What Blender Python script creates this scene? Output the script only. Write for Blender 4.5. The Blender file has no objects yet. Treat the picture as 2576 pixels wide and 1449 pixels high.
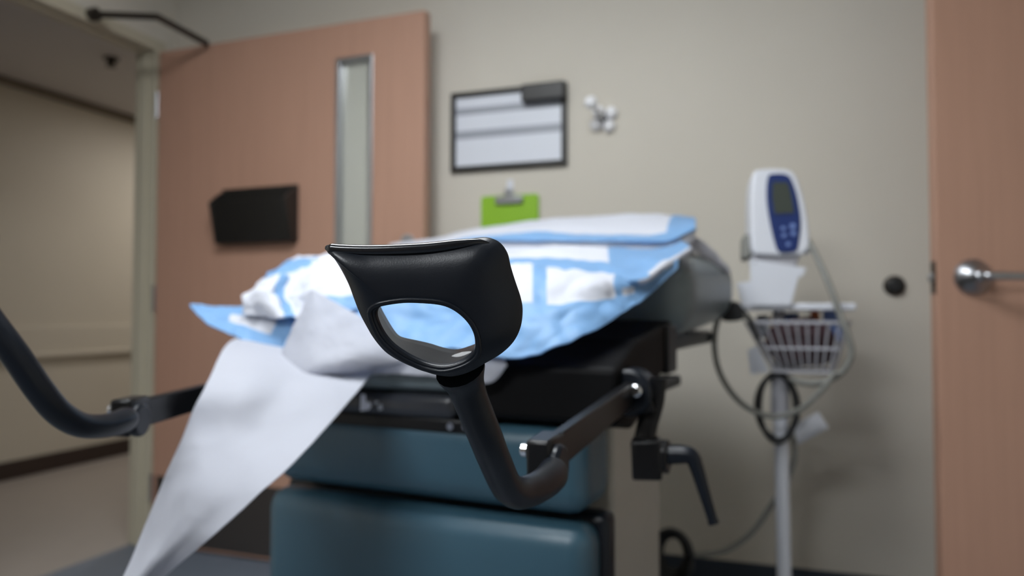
import bpy, bmesh, math, random
from mathutils import Vector, Matrix, noise
random.seed(7)
scene = bpy.context.scene
COL = scene.collection
R = math.radians

# ------------------------------------------------------------------ camera, light, exposure
F_PX = 1850.0                       # focal length in pixels of the 2576 x 1449 frame
CAM = Vector((0, 0, 1.0)); YAW = 19.1; PITCH = 1.87
cam_d = bpy.data.cameras.new('camera'); cam = bpy.data.objects.new('camera', cam_d); COL.objects.link(cam)
cam.location = CAM; cam.rotation_euler = (R(90 + PITCH), 0, R(YAW))
cam_d.sensor_width = 36; cam_d.lens = F_PX / 2576 * 36; cam_d.clip_start = 0.02
cam_d.dof.use_dof = True; cam_d.dof.focus_distance = 0.492; cam_d.dof.aperture_fstop = 4.2
scene.camera = cam
w = bpy.data.worlds.new('world'); scene.world = w; w.use_nodes = True
w.node_tree.nodes['Background'].inputs[0].default_value = (0.5, 0.55, 0.6, 1)
w.node_tree.nodes['Background'].inputs[1].default_value = 0.02
vs = scene.view_settings
vs.view_transform = 'Standard'; vs.look = 'None'; vs.gamma = 1; vs.use_curve_mapping = False
vs.exposure = -0.07
LAMP_ROOM = 23.0; LAMP_REAR = 30.0; LAMP_HALL = 11.0          # emission of the ceiling panels

# ------------------------------------------------------------------ helpers
CB = Matrix.Rotation(R(YAW), 3, 'Z') @ Matrix.Rotation(R(90 + PITCH), 3, 'X')
RT, UP, FW = CB @ Vector((1, 0, 0)), CB @ Vector((0, 1, 0)), CB @ Vector((0, 0, -1))
def ray(px, py): return FW + RT * ((px - 1288) / F_PX) + UP * ((724.5 - py) / F_PX)
def P(px, py, d): return CAM + ray(px, py) * d
def onY(px, py, Y): v = ray(px, py); return CAM + v * (Y / v.y)
def onX(px, py, X): v = ray(px, py); return CAM + v * (X / v.x)
TF = Vector((-.5735, 1.1255, 0)); TROT = -6.0
TA = Vector((math.sin(R(6)), math.cos(R(6)), 0)); TR = Vector((math.cos(R(6)), -math.sin(R(6)), 0))
def onS(px, py, s):                    # where the ray meets the cross-plane s metres behind the table's foot end
    v = ray(px, py); return CAM + v * ((TF + TA * s - CAM).dot(TA) / v.dot(TA))
def T(l, s, z): return TF + TR * l + TA * s + Vector((0, 0, z))

def lin(c):
    c = c / 255
    return c / 12.92 if c <= .04045 else ((c + .055) / 1.055) ** 2.4
def rgb(r, g, b): return (lin(r), lin(g), lin(b), 1)
def mat(name, col, rough=.5, metal=0, noise_amt=0, nscale=8, bump=0, bscale=60, spec=.5, stretch=None, trans=0, coat=0):
    m = bpy.data.materials.new(name); m.use_nodes = True
    nt = m.node_tree; b = nt.nodes['Principled BSDF']
    b.inputs['Base Color'].default_value = col
    b.inputs['Roughness'].default_value = rough; b.inputs['Metallic'].default_value = metal
    b.inputs['Specular IOR Level'].default_value = spec
    b.inputs['Coat Weight'].default_value = coat
    tc = nt.nodes.new('ShaderNodeTexCoord'); src = tc.outputs['Object']
    if stretch:
        mp = nt.nodes.new('ShaderNodeMapping'); mp.inputs['Scale'].default_value = stretch
        nt.links.new(src, mp.inputs['Vector']); src = mp.outputs['Vector']
    if noise_amt:
        n = nt.nodes.new('ShaderNodeTexNoise'); n.inputs['Scale'].default_value = nscale; n.inputs['Detail'].default_value = 5
        nt.links.new(src, n.inputs['Vector'])
        mr = nt.nodes.new('ShaderNodeMapRange'); mr.inputs['To Min'].default_value = 1 - noise_amt; mr.inputs['To Max'].default_value = 1 + noise_amt
        nt.links.new(n.outputs['Fac'], mr.inputs['Value'])
        mx = nt.nodes.new('ShaderNodeMix'); mx.data_type = 'RGBA'; mx.blend_type = 'MULTIPLY'; mx.inputs['Factor'].default_value = 1
        mx.inputs['A'].default_value = col
        nt.links.new(mr.outputs['Result'], mx.inputs['B']); nt.links.new(mx.outputs['Result'], b.inputs['Base Color'])
    if bump:
        n2 = nt.nodes.new('ShaderNodeTexNoise'); n2.inputs['Scale'].default_value = bscale; n2.inputs['Detail'].default_value = 3
        nt.links.new(src, n2.inputs['Vector'])
        bp = nt.nodes.new('ShaderNodeBump'); bp.inputs['Strength'].default_value = bump; bp.inputs['Distance'].default_value = .002
        nt.links.new(n2.outputs['Fac'], bp.inputs['Height']); nt.links.new(bp.outputs['Normal'], b.inputs['Normal'])
    if trans:
        tr = nt.nodes.new('ShaderNodeBsdfTranslucent'); tr.inputs['Color'].default_value = col
        ms = nt.nodes.new('ShaderNodeMixShader'); ms.inputs[0].default_value = trans
        nt.links.new(b.outputs[0], ms.inputs[1]); nt.links.new(tr.outputs[0], ms.inputs[2])
        nt.links.new(ms.outputs[0], nt.nodes['Material Output'].inputs['Surface'])
    return m
def emit(name, col, strength):
    m = bpy.data.materials.new(name); m.use_nodes = True; nt = m.node_tree
    e = nt.nodes.new('ShaderNodeEmission'); e.inputs[0].default_value = col; e.inputs[1].default_value = strength
    nt.links.new(e.outputs[0], nt.nodes['Material Output'].inputs['Surface']); return m
def glass(name, col, rough=.02, ior=1.45):
    m = bpy.data.materials.new(name); m.use_nodes = True; b = m.node_tree.nodes['Principled BSDF']
    b.inputs['Base Color'].default_value = col; b.inputs['Transmission Weight'].default_value = 1
    b.inputs['Roughness'].default_value = rough; b.inputs['IOR'].default_value = ior; return m

def pane_mat(name, col):
    m = bpy.data.materials.new(name); m.use_nodes = True; nt = m.node_tree
    tr = nt.nodes.new('ShaderNodeBsdfTransparent'); tr.inputs[0].default_value = col
    gl = nt.nodes.new('ShaderNodeBsdfGlossy'); gl.inputs['Roughness'].default_value = .02
    fr = nt.nodes.new('ShaderNodeFresnel'); fr.inputs[0].default_value = 1.5
    ms = nt.nodes.new('ShaderNodeMixShader'); ad = nt.nodes.new('ShaderNodeMath'); ad.inputs[1].default_value = .15; nt.links.new(fr.outputs[0], ad.inputs[0]); nt.links.new(ad.outputs[0], ms.inputs[0]); nt.links.new(tr.outputs[0], ms.inputs[1]); nt.links.new(gl.outputs[0], ms.inputs[2])
    df = nt.nodes.new('ShaderNodeBsdfDiffuse'); df.inputs[0].default_value = (.80, .80, .72, 1)
    m2 = nt.nodes.new('ShaderNodeMixShader'); m2.inputs[0].default_value = .5          # pale diffuse colour stands in for reflected room light in the glass
    nt.links.new(ms.outputs[0], m2.inputs[1]); nt.links.new(df.outputs[0], m2.inputs[2])
    nt.links.new(m2.outputs[0], nt.nodes['Material Output'].inputs['Surface']); return m
M = {
 'wall': mat('painted_wall', (.62, .580, .505, 1), .75, noise_amt=.03, nscale=3, bump=.15, bscale=300),
 'hall': mat('hall_wall', (.50, .455, .375, 1), .6, noise_amt=.04, nscale=2),
 'ceil': mat('ceiling_white', (.72, .72, .70, 1), .9, noise_amt=.03, nscale=40),
 'hceil': mat('hall_ceiling', (.62, .59, .58, 1), .9, noise_amt=.04, nscale=30),
 'floor': mat('vinyl_floor', (.14, .165, .205, 1), .45, noise_amt=.12, nscale=14),
 'hfloor': mat('hall_floor', (.34, .30, .265, 1), .4, noise_amt=.06, nscale=9),
 'base': mat('navy_base', (.028, .038, .055, 1), .5, noise_amt=.1),
 'hbase': mat('brown_base', (.03, .017, .013, 1), .5, noise_amt=.1),
 'jamb': mat('cream_frame', (.50, .455, .345, 1), .5, noise_amt=.03),
 'wood': mat('maple_veneer', (.48, .278, .198, 1), .42, noise_amt=.10, nscale=5, stretch=(14, 14, .5)),
 'steel': mat('brushed_steel', (.42, .43, .45, 1), .3, 1, noise_amt=.05, stretch=(1, 1, 40)),
 'dsteel': mat('dark_bronze', (.07, .06, .052, 1), .35, .8, noise_amt=.1),
 'kick': mat('kick_plate', (.12, .105, .098, 1), .42, .75, noise_amt=.06),
 'chrome': mat('chrome', (.75, .76, .78, 1), .12, 1, noise_amt=.02),
 'black': mat('black_plastic', (.0045, .0068, .0115, 1), .34, spec=.3, noise_amt=.12, nscale=25, bump=.05, bscale=900),
 'rimblack': mat('rim_black', (.006, .007, .0095, 1), .17, noise_amt=.12, nscale=25),
 'shroud': mat('matt_black', (.003, .003, .0035, 1), .6, noise_amt=.1, spec=.12),
 'gloss': mat('gloss_black', (.03, .033, .04, 1), .22, noise_amt=.1, nscale=12),
 'bmetal': mat('black_painted_metal', (.006, .006, .0068, 1), .33, spec=.3, noise_amt=.15, nscale=30),
 'pocket': mat('pocket_black', (.012, .011, .010, 1), .4, noise_amt=.2, nscale=10),
 'teal': mat('teal_vinyl', (.038, .092, .130, 1), .30, noise_amt=.06, nscale=6, bump=.25, bscale=420),
 'gvinyl': mat('grey_blue_vinyl', (.155, .19, .205, 1), .36, noise_amt=.06, nscale=6, bump=.25, bscale=420),
 'beige': mat('beige_enamel', (.42, .39, .34, 1), .45, noise_amt=.04),
 'white': mat('white_plastic', (.68, .70, .76, 1), .4, noise_amt=.02),
 'ballwhite': mat('white_enamel', (.88, .88, .90, 1), .2, noise_amt=.02),
 'pad_white': mat('pad_white', (.67, .69, .76, 1), .85, noise_amt=.02, nscale=20, bump=.3, bscale=200, trans=.22),
 'pad_blue': mat('pad_blue', (.24, .45, .735, 1), .5, noise_amt=.05, nscale=12, bump=.3, bscale=120, trans=.3),
 'paper': mat('exam_paper', (.62, .635, .70, 1), .8, noise_amt=.015, nscale=10, bump=.25, bscale=90, trans=.42),
 'board': mat('board_white', (.72, .75, .82, 1), .3, noise_amt=.02),
 'strip': mat('board_grey', (.34, .36, .41, 1), .35, noise_amt=.03),
 'lime': mat('lime_plastic', (.26, .50, .02, 1), .4, noise_amt=.03),
 'navy': mat('navy_face', (.012, .03, .135, 1), .35, noise_amt=.05),
 'lcd': mat('lcd', (.055, .065, .055, 1), .25, noise_amt=.05),
 'hose': mat('grey_hose', (.22, .22, .20, 1), .5, noise_amt=.06),
 'rubber': mat('black_rubber', (.012, .013, .014, 1), .5, noise_amt=.1),
 'wire': mat('coated_wire', (.42, .42, .46, 1), .35, noise_amt=.03),
 'maroon': mat('maroon_cuff', (.03, .009, .014, 1), .7, noise_amt=.15, bump=.4, bscale=300),
 'orange': mat('orange_print', (.5, .14, .05, 1), .5, noise_amt=.05),
 'ltblue': mat('blue_print', (.16, .24, .52, 1), .5, noise_amt=.05),
 'glass': pane_mat('door_glass', (.93, .97, .94, 1)),
 'clear': glass('clear_acrylic', (.95, .96, .98, 1), .08),
 'mark': mat('pale_mark', (.62, .64, .72, 1), .35, noise_amt=.02),
}
MATS = {}
def local_inv(parent):
    m = Matrix.Identity(4)
    while parent is not None:
        m = Matrix.LocRotScale(parent.location, parent.rotation_euler, parent.scale) @ m; parent = parent.parent
    return m.inverted()
def obj(name, bm, m, parent=None, smooth=True, world=True, bevel=0, bseg=2, solid=0, sub=0, offset=-1, angle=40):
    """one mesh object; vertices come in world coordinates and are taken into the parent's frame"""
    if world and parent is not None: bmesh.ops.transform(bm, matrix=local_inv(parent), verts=bm.verts)
    me = bpy.data.meshes.new(name); bm.to_mesh(me); bm.free()
    for x in (m if isinstance(m, (list, tuple)) else [m]): me.materials.append(M[x] if isinstance(x, str) else x)
    o = bpy.data.objects.new(name, me); COL.objects.link(o)
    if smooth:
        for p in me.polygons: p.use_smooth = True
        try: me.set_sharp_from_angle(angle=R(angle))
        except Exception: pass
    if solid:
        s = o.modifiers.new('solid', 'SOLIDIFY'); s.thickness = solid; s.offset = offset
    if bevel:
        b = o.modifiers.new('bevel', 'BEVEL'); b.width = bevel; b.segments = bseg; b.limit_method = 'ANGLE'; b.angle_limit = R(40); b.harden_normals = False
    if sub:
        s = o.modifiers.new('sub', 'SUBSURF'); s.levels = sub; s.render_levels = sub
    o.parent = parent
    return o
def thing(name, label, cat, loc=(0, 0, 0), rz=0, group=None):
    o = bpy.data.objects.new(name, None); COL.objects.link(o); o.empty_display_size = .05
    o.location = loc; o.rotation_euler = (0, 0, rz); o['label'] = label; o['category'] = cat
    if group: o['group'] = group
    return o
def tag(o, label, cat, group=None):
    o['label'] = label; o['category'] = cat
    if group: o['group'] = group
    return o
def struct(o, label=None, cat=None):
    o['kind'] = 'structure'
    if label: o['label'] = label
    if cat: o['category'] = cat
    return o
def origin(o, p):                       # moves a mesh thing's origin to its base
    p = Vector(p); o.data.transform(Matrix.Translation(-p)); o.location = p; return o
def box(bm, c, s, rot=None):
    r = bmesh.ops.create_cube(bm, size=1)
    m = Matrix.Translation(Vector(c)) @ (rot.to_4x4() if rot else Matrix.Identity(4)) @ Matrix.Diagonal((*s, 1))
    bmesh.ops.transform(bm, matrix=m, verts=r['verts']); return r['verts']
def boxp(bm, a, b):
    a, b = Vector(a), Vector(b); return box(bm, (a + b) / 2, [abs(x) for x in (b - a)])
def B(a, b): bm = bmesh.new(); boxp(bm, a, b); return bm
def tbox(l0, l1, s0, s1, z0, z1):       # a box in the table's own frame
    bm = bmesh.new(); vs_ = boxp(bm, (l0, s0, z0), (l1, s1, z1))
    bmesh.ops.transform(bm, matrix=Matrix.Translation(TF) @ Matrix.Rotation(R(TROT), 4, 'Z'), verts=vs_); return bm
def catmull(pts, n=8, closed=False):
    pts = [Vector(p) for p in pts]; out = []; N = len(pts)
    rng = range(N) if closed else range(N - 1)
    for i in rng:
        g = (lambda k: pts[k % N]) if closed else (lambda k: pts[max(0, min(N - 1, k))])
        p0, p1, p2, p3 = g(i - 1), g(i), g(i + 1), g(i + 2)
        for k in range(n):
            t = k / n
            out.append(.5 * ((2 * p1) + (p2 - p0) * t + (2 * p0 - 5 * p1 + 4 * p2 - p3) * t * t + (3 * p1 - p0 - 3 * p2 + p3) * t ** 3))
    if not closed: out.append(pts[-1])
    return out
def tube(bm, path, rad, seg=12, closed=False, oval=1.0, up=None, caps=True, round_caps=False):
    path = [Vector(p) for p in path]; n = len(path)
    rf = rad if callable(rad) else (lambda t: rad)
    rings = []; nrm = None
    for i, p in enumerate(path):
        a = path[(i - 1) % n] if (closed or i) else p
        b = path[(i + 1) % n] if (closed or i < n - 1) else p
        t = (b - a).normalized()
        if nrm is None or up is not None:
            ref = Vector(up) if up is not None else (Vector((0, 0, 1)) if abs(t.z) < .9 else Vector((1, 0, 0)))
            nrm = (ref - t * ref.dot(t)).normalized()
        else: nrm = (nrm - t * nrm.dot(t)).normalized()
        bn = t.cross(nrm); r = rf(i / max(1, n - 1))
        if round_caps and not closed:
            L0 = sum((path[k + 1] - path[k]).length for k in range(i)); L1 = sum((path[k + 1] - path[k]).length for k in range(i, n - 1))
            for L in ((L1,) if round_caps == 'end' else (L0, L1)):
                if L < r: r *= max(.12, math.sqrt(max(0, 1 - (1 - L / r) ** 2)))
        rings.append([bm.verts.new(p + nrm * (math.cos(2 * math.pi * k / seg) * r) + bn * (math.sin(2 * math.pi * k / seg) * r * oval)) for k in range(seg)])
    for i in range(n if closed else n - 1):
        A, C = rings[i], rings[(i + 1) % n]
        for k in range(seg): bm.faces.new((A[k], A[(k + 1) % seg], C[(k + 1) % seg], C[k]))
    if caps and not closed:
        bm.faces.new(rings[0][::-1]); bm.faces.new(rings[-1])
    return bm
def TB(path, rad, seg=12, **k): return tube(bmesh.new(), path, rad, seg, **k)
def cyl(a, b, r, seg=24, r2=None):
    a, b = Vector(a), Vector(b); r2 = r if r2 is None else r2
    return TB([a, b], lambda t: r + (r2 - r) * t, seg)
def prism(pts, y0, y1, fr):             # a 2-D outline given thickness; fr maps (x, y, z) to the world
    bm = bmesh.new(); a = [bm.verts.new(fr(x, y0, z)) for x, z in pts]; b = [bm.verts.new(fr(x, y1, z)) for x, z in pts]
    n = len(pts); bm.faces.new(a); bm.faces.new(b[::-1])
    for i in range(n): bm.faces.new((a[i], b[i], b[(i + 1) % n], a[(i + 1) % n]))
    bmesh.ops.recalc_face_normals(bm, faces=bm.faces); return bm
def rrect(x0, x1, z0, z1, r, n=5):
    out = []
    for cx, cz, a0 in ((x1 - r, z1 - r, 0), (x0 + r, z1 - r, 90), (x0 + r, z0 + r, 180), (x1 - r, z0 + r, 270)):
        for k in range(n + 1): a = R(a0 + 90 * k / n); out.append((cx + r * math.cos(a), cz + r * math.sin(a)))
    return out
def cr1(vals, t):                       # Catmull-Rom through a row of vectors, t in 0..1
    n = len(vals) - 1; x = min(max(t, 0), 1) * n; i = min(int(x), n - 1); f = x - i
    g = lambda k: vals[max(0, min(n, k))]
    p0, p1, p2, p3 = g(i - 1), g(i), g(i + 1), g(i + 2)
    return .5 * ((2 * p1) + (p2 - p0) * f + (2 * p0 - 5 * p1 + 4 * p2 - p3) * f * f + (3 * p1 - p0 - 3 * p2 + p3) * f ** 3)
def sheet(bm, rows, nu, nv, amp=0, sc=12, seed=0, blue=None, crease=0):
    """a cloth surface through a grid of control points; blue(u, v) picks the second material"""
    G = []
    for j in range(nv + 1):
        v = j / nv; row = []
        for i in range(nu + 1):
            u = i / nu
            row.append(cr1([cr1(r, u) for r in rows], v))
        G.append(row)
    V = []
    for j in range(nv + 1):
        vr = []
        for i in range(nu + 1):
            p = G[j][i]
            if amp or crease:
                du = G[j][min(nu, i + 1)] - G[j][max(0, i - 1)]; dv = G[min(nv, j + 1)][i] - G[max(0, j - 1)][i]
                n = du.cross(dv); n = n.normalized() if n.length > 1e-9 else Vector((0, 0, 1))
                q = p * sc + Vector((seed * 3.1, seed * 1.7, seed))
                d = amp * noise.noise(q) + amp * .5 * noise.noise(q * 2.3)
                if crease: d += crease * (abs(noise.noise(q * 1.3 + Vector((9, 4, 2)))) - .25) + crease * .6 * (abs(noise.noise(q * 2.9 + Vector((2, 7, 5)))) - .2)
                p = p + n * d
            vr.append(bm.verts.new(p))
        V.append(vr)
    for j in range(nv):
        for i in range(nu):
            f = bm.faces.new((V[j][i], V[j][i + 1], V[j + 1][i + 1], V[j + 1][i]))
            if blue: f.material_index = 1 if blue((i + .5) / nu, (j + .5) / nv) else 0
    return bm

# ------------------------------------------------------------------ the room
YW, XL, XR, YF, ZC, WT = 2.62, -2.515, 1.42, -2.2, 2.62, .09
XC, ZH = -4.28, 2.40                                   # corridor wall, corridor ceiling
DY0, DY1, DH = 1.50, 2.49, 2.14                        # doorway in the left wall
bm = bmesh.new(); boxp(bm, (XL - WT, YF, -.1), (XR, YW, 0)); struct(obj('floor', bm, 'floor', smooth=False), 'dark blue-grey vinyl floor of the exam room', 'floor')
struct(obj('ceiling', B((XL, YF, ZC), (XR, YW, ZC + .1)), 'ceil', smooth=False), 'white ceiling of the exam room', 'ceiling')
struct(obj('wall_back', B((XL - WT, YW, 0), (XR + .12, YW + .12, ZC)), 'wall', smooth=False), 'beige painted wall behind the exam table', 'wall')
struct(obj('wall_right', B((XR, YF, 0), (XR + .12, YW, ZC)), 'wall', smooth=False), 'beige painted wall on the right', 'wall')
struct(obj('wall_front', B((XL - WT, YF - .12, 0), (XR + .12, YF, ZC)), mat('front_wall', (.20, .17, .14, 1), .6, noise_amt=.05), smooth=False), 'darker wall behind the camera', 'wall')  # unseen wall; its colour is darkened to dim reflections in the black cup
bm = bmesh.new(); boxp(bm, (XL - WT, YF, 0), (XL, DY0 - .05, ZC)); boxp(bm, (XL - WT, DY0 - .05, DH + .05), (XL, DY1 + .05, ZC)); boxp(bm, (XL - WT, DY1 + .05, 0), (XL, YW, ZC))
struct(obj('wall_left', bm, 'wall', smooth=False), 'beige wall with the open doorway to the corridor', 'wall')
struct(obj('floor_corridor', B((XC, -1, -.1), (XL - WT, 9, 0)), 'hfloor', smooth=False), 'light beige corridor floor beyond the doorway', 'floor')
struct(obj('ceiling_corridor', B((XC, -1, ZH), (XL - WT, 9, ZH + .1)), 'hceil', smooth=False), 'grey corridor ceiling beyond the doorway', 'ceiling')
struct(obj('wall_corridor', B((XC - .1, -1, 0), (XC, 9, ZH + .1)), 'hall', smooth=False), 'beige corridor wall beyond the doorway', 'wall')
bm = bmesh.new(); boxp(bm, (XC, 9, 0), (XL, 9.1, ZH)); boxp(bm, (XC, -1.1, 0), (XL - WT, -1, ZH)); boxp(bm, (XL - WT, YW + .12, 0), (XL, 9, ZH))
struct(obj('wall_corridor_end', bm, 'hall', smooth=False), 'far end of the corridor', 'wall')
struct(obj('baseboard_back', B((XL, YW - .012, 0), (XR, YW, .16)), 'base', smooth=False, bevel=.004), 'dark navy baseboard along the back wall', 'baseboard')
struct(obj('baseboard_corridor', B((XC, -1, 0), (XC + .012, 9, .11)), 'hbase', smooth=False, bevel=.004), 'dark brown baseboard along the corridor wall', 'baseboard')
# crash rail: a band with a bumper lip
bm = bmesh.new(); boxp(bm, (XC, -1, .73), (XC + .022, 9, .91)); boxp(bm, (XC, -1, .715), (XC + .038, 9, .745))
struct(obj('trim_2', bm, 'hall', smooth=False, bevel=.006), 'beige crash rail along the corridor wall', 'rail')
struct(obj('trim_3', B((XC, -1, ZH - .05), (XC + .03, 9, ZH)), mat('hall_cove', (.16, .13, .10, 1), .6, noise_amt=.05), smooth=False, bevel=.01), 'dark cove strip under the corridor ceiling', 'trim')
bm = bmesh.new()                                       # door frame: two jambs, a head, stops
boxp(bm, (XL - WT - .012, DY1, 0), (XL + .012, DY1 + .05, DH + .05)); boxp(bm, (XL - WT - .012, DY0 - .05, 0), (XL + .012, DY0, DH + .05)); boxp(bm, (XL - WT - .012, DY0, DH), (XL + .012, DY1, DH + .05))
boxp(bm, (XL - .07, DY1 - .012, 0), (XL - .03, DY1, DH)); boxp(bm, (XL - .07, DY0, DH - .012), (XL - .03, DY1, DH))
struct(obj('trim_1', bm, 'jamb', smooth=False, bevel=.003), 'cream metal frame around the corridor doorway', 'door frame')

# ceiling lamps of the room and corridor (out of frame above)
def troffer(cx, cy, sx, sy, z, m, label):
    t = thing('ceiling_light', label, 'light', (cx, cy, z))
    bm = bmesh.new()
    for a, b in (((cx - sx / 2 - .04, cy - sy / 2 - .04), (cx - sx / 2, cy + sy / 2 + .04)), ((cx + sx / 2, cy - sy / 2 - .04), (cx + sx / 2 + .04, cy + sy / 2 + .04)),
                 ((cx - sx / 2, cy - sy / 2 - .04), (cx + sx / 2, cy - sy / 2)), ((cx - sx / 2, cy + sy / 2), (cx + sx / 2, cy + sy / 2 + .04))):
        boxp(bm, (*a, z - .03), (*b, z - .001))
    obj('frame', bm, 'white', t, smooth=False)
    obj('diffuser', B((cx - sx / 2, cy - sy / 2, z - .022), (cx + sx / 2, cy + sy / 2, z - .012)), m, t, smooth=False)
troffer(-.75, .95, 1.15, .55, ZC, emit('lamp_room', (.93, .97, 1, 1), LAMP_ROOM), 'rectangular ceiling light over the exam table')
troffer(-.85, -.95, 1.15, .55, ZC, emit('lamp_rear', (.93, .97, 1, 1), LAMP_REAR), 'rectangular ceiling light behind the camera')
troffer(-3.3, 4.6, .55, 1.15, ZH, emit('lamp_hall', (1, .95, .9, 1), LAMP_HALL), 'rectangular ceiling light of the corridor')
# corridor sprinkler
sp = onX(280, 150, -3.4); sp.z = ZH
t = thing('sprinkler', 'small dark sprinkler head on the corridor ceiling', 'sprinkler', sp)
obj('escutcheon', cyl(sp, sp - Vector((0, 0, .012)), .04), 'dsteel', t); obj('nozzle', cyl(sp - Vector((0, 0, .012)), sp - Vector((0, 0, .05)), .018, r2=.026), 'dsteel', t)

# ------------------------------------------------------------------ left door, swung open against the back wall
HX, HY = XL + .02, DY1 + .01
door_ang = R(-1.2); DW = .93
def DF(x, y, z):                                      # door frame coordinates: x along the leaf, y towards the wall
    return Vector((HX + x * math.cos(door_ang) - y * math.sin(door_ang), HY + x * math.sin(door_ang) + y * math.cos(door_ang), z))
def d_px(px):                                         # x on the leaf seen at image column px
    v = ray(px, 785); n = Vector((-math.sin(door_ang), math.cos(door_ang), 0)); q = CAM + v * ((DF(0, 0, 0) - CAM).dot(n) / v.dot(n))
    return (q - DF(0, 0, 0)).dot(Vector((math.cos(door_ang), math.sin(door_ang), 0)))
def d_pt(px, py):
    v = ray(px, py); n = Vector((-math.sin(door_ang), math.cos(door_ang), 0)); q = CAM + v * ((DF(0, 0, 0) - CAM).dot(n) / v.dot(n))
    return (q - DF(0, 0, 0)).dot(Vector((math.cos(door_ang), math.sin(door_ang), 0))), q.z
DW = d_px(1066); wx0, wx1 = d_px(848), d_px(928); wz1 = d_pt(890, 150)[1]; wz0 = .62
bm = bmesh.new()
def dpiece(bm, x0, x1, y0, y1, z0, z1):
    vs_ = boxp(bm, (x0, y0, z0), (x1, y1, z1))
    bmesh.ops.transform(bm, matrix=Matrix.Translation((HX, HY, 0)) @ Matrix.Rotation(door_ang, 4, 'Z'), verts=vs_)
def dprism(pts): return prism(pts, 0, .045, DF)
for x0, x1, z0, z1 in ((0, wx0, .012, DH - .005), (wx1, DW, .012, DH - .005), (wx0, wx1, .012, wz0), (wx0, wx1, wz1, DH - .005)): dpiece(bm, x0, x1, 0, .045, z0, z1)
bmesh.ops.remove_doubles(bm, verts=bm.verts, dist=1e-5)
door = struct(obj('door_1', bm, 'wood', smooth=False), 'maple veneer door standing open against the back wall', 'door')
bm = bmesh.new()
for x0, x1, z0, z1 in ((wx0 - .012, wx0 + .008, wz0 - .012, wz1 + .012), (wx1 - .008, wx1 + .012, wz0 - .012, wz1 + .012), (wx0, wx1, wz0 - .012, wz0 + .008), (wx0, wx1, wz1 - .008, wz1 + .012)):
    dpiece(bm, x0, x1, -.006, .051, z0, z1)
obj('window_frame', bm, 'steel', door, smooth=False, bevel=.002)
bm = bmesh.new(); dpiece(bm, wx0, wx1, .019, .026, wz0, wz1); obj('pane', bm, 'glass', door, smooth=False)
bm = bmesh.new(); dpiece(bm, .02, DW - .02, -.0015, 0, .02, .30); obj('kick_plate', bm, 'kick', door, smooth=False)
lx, lz = d_pt(1027, 608)
bm = cyl(DF(lx, 0, lz), DF(lx, -.014, lz), .027); lk = obj('lock', bm, 'steel', door, bevel=.002)
bm = bmesh.new(); dpiece(bm, lx - .005, lx + .005, -.03, -.014, lz - .018, lz + .018); obj('thumb_turn', bm, 'steel', lk, bevel=.002)
lz2 = .98
rs = obj('handle_rosette', cyl(DF(lx, 0, lz2), DF(lx, -.012, lz2), .04), 'steel', door, bevel=.003)
obj('lever', TB(catmull([DF(lx, -.01, lz2), DF(lx, -.055, lz2), DF(lx - .02, -.062, lz2), DF(lx - .12, -.062, lz2)], 6), .009, 10), 'steel', rs)
for hz in (.25, 1.06, 1.9):
    obj('hinge', cyl(DF(-.004, -.006, hz - .055), DF(-.004, -.006, hz + .055), .007, 12), 'steel', door)
# door closer: arm from the leaf's top to the frame head
a = d_pt(530, 112); A0 = DF(a[0], -.02, min(a[1], DH - .03)); A1 = onX(395, 42, XL + .30); A2 = onX(238, 36, XL + .03)
cl = obj('closer_arm', TB([A0 + Vector((0, 0, .02)), A1, A2], .015, 10, oval=.7), 'dsteel', door)
obj('closer_shoe', cyl(A2 + Vector((-.03, 0, .0)), A2 + Vector((.012, 0, 0)), .026, 16), 'dsteel', cl)
# black file pocket on the door
x0, z1 = d_pt(562, 492); x1, _ = d_pt(752, 480); _, z0 = d_pt(650, 612); z1 = d_pt(660, 492)[1]
pk = thing('file_holder', 'black plastic file pocket hung on the open maple door', 'file holder', DF((x0 + x1) / 2, 0, z0))
prof = [(0, z0), (-.045, z0), (-.085, z1 - .03), (-.079, z1 - .03), (-.041, z0 + .006), (0, z0 + .006)]
def tray(bm):
    n = len(prof); A = [bm.verts.new(DF(x0 + .012, y, z)) for y, z in prof]; C = [bm.verts.new(DF(x1 - .012, y, z)) for y, z in prof]
    for i in range(n): bm.faces.new((A[i], C[i], C[(i + 1) % n], A[(i + 1) % n]))
    bm.faces.new(A[::-1]); bm.faces.new(C); bmesh.ops.recalc_face_normals(bm, faces=bm.faces)
bm = bmesh.new(); tray(bm); obj('front_panel', bm, 'pocket', pk, bevel=.002)
bm = bmesh.new(); dpiece(bm, x0, x1, -.008, -.002, z0, z1 + .035); obj('back_panel', bm, 'pocket', pk, bevel=.002)
for xs in (x0, x1 - .012):
    bm = bmesh.new(); A = [bm.verts.new(DF(xs, y, z)) for y, z in ((0, z0), (-.046, z0), (-.086, z1 - .03), (-.05, z1), (0, z1 + .03))]
    C = [bm.verts.new(DF(xs + .012, y, z)) for y, z in ((0, z0), (-.046, z0), (-.086, z1 - .03), (-.05, z1), (0, z1 + .03))]
    bm.faces.new(A); bm.faces.new(C[::-1])
    for i in range(5): bm.faces.new((A[i], C[i], C[(i + 1) % 5], A[(i + 1) % 5]))
    bmesh.ops.recalc_face_normals(bm, faces=bm.faces); obj('side_panel', bm, 'pocket', pk, bevel=.002)

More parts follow.
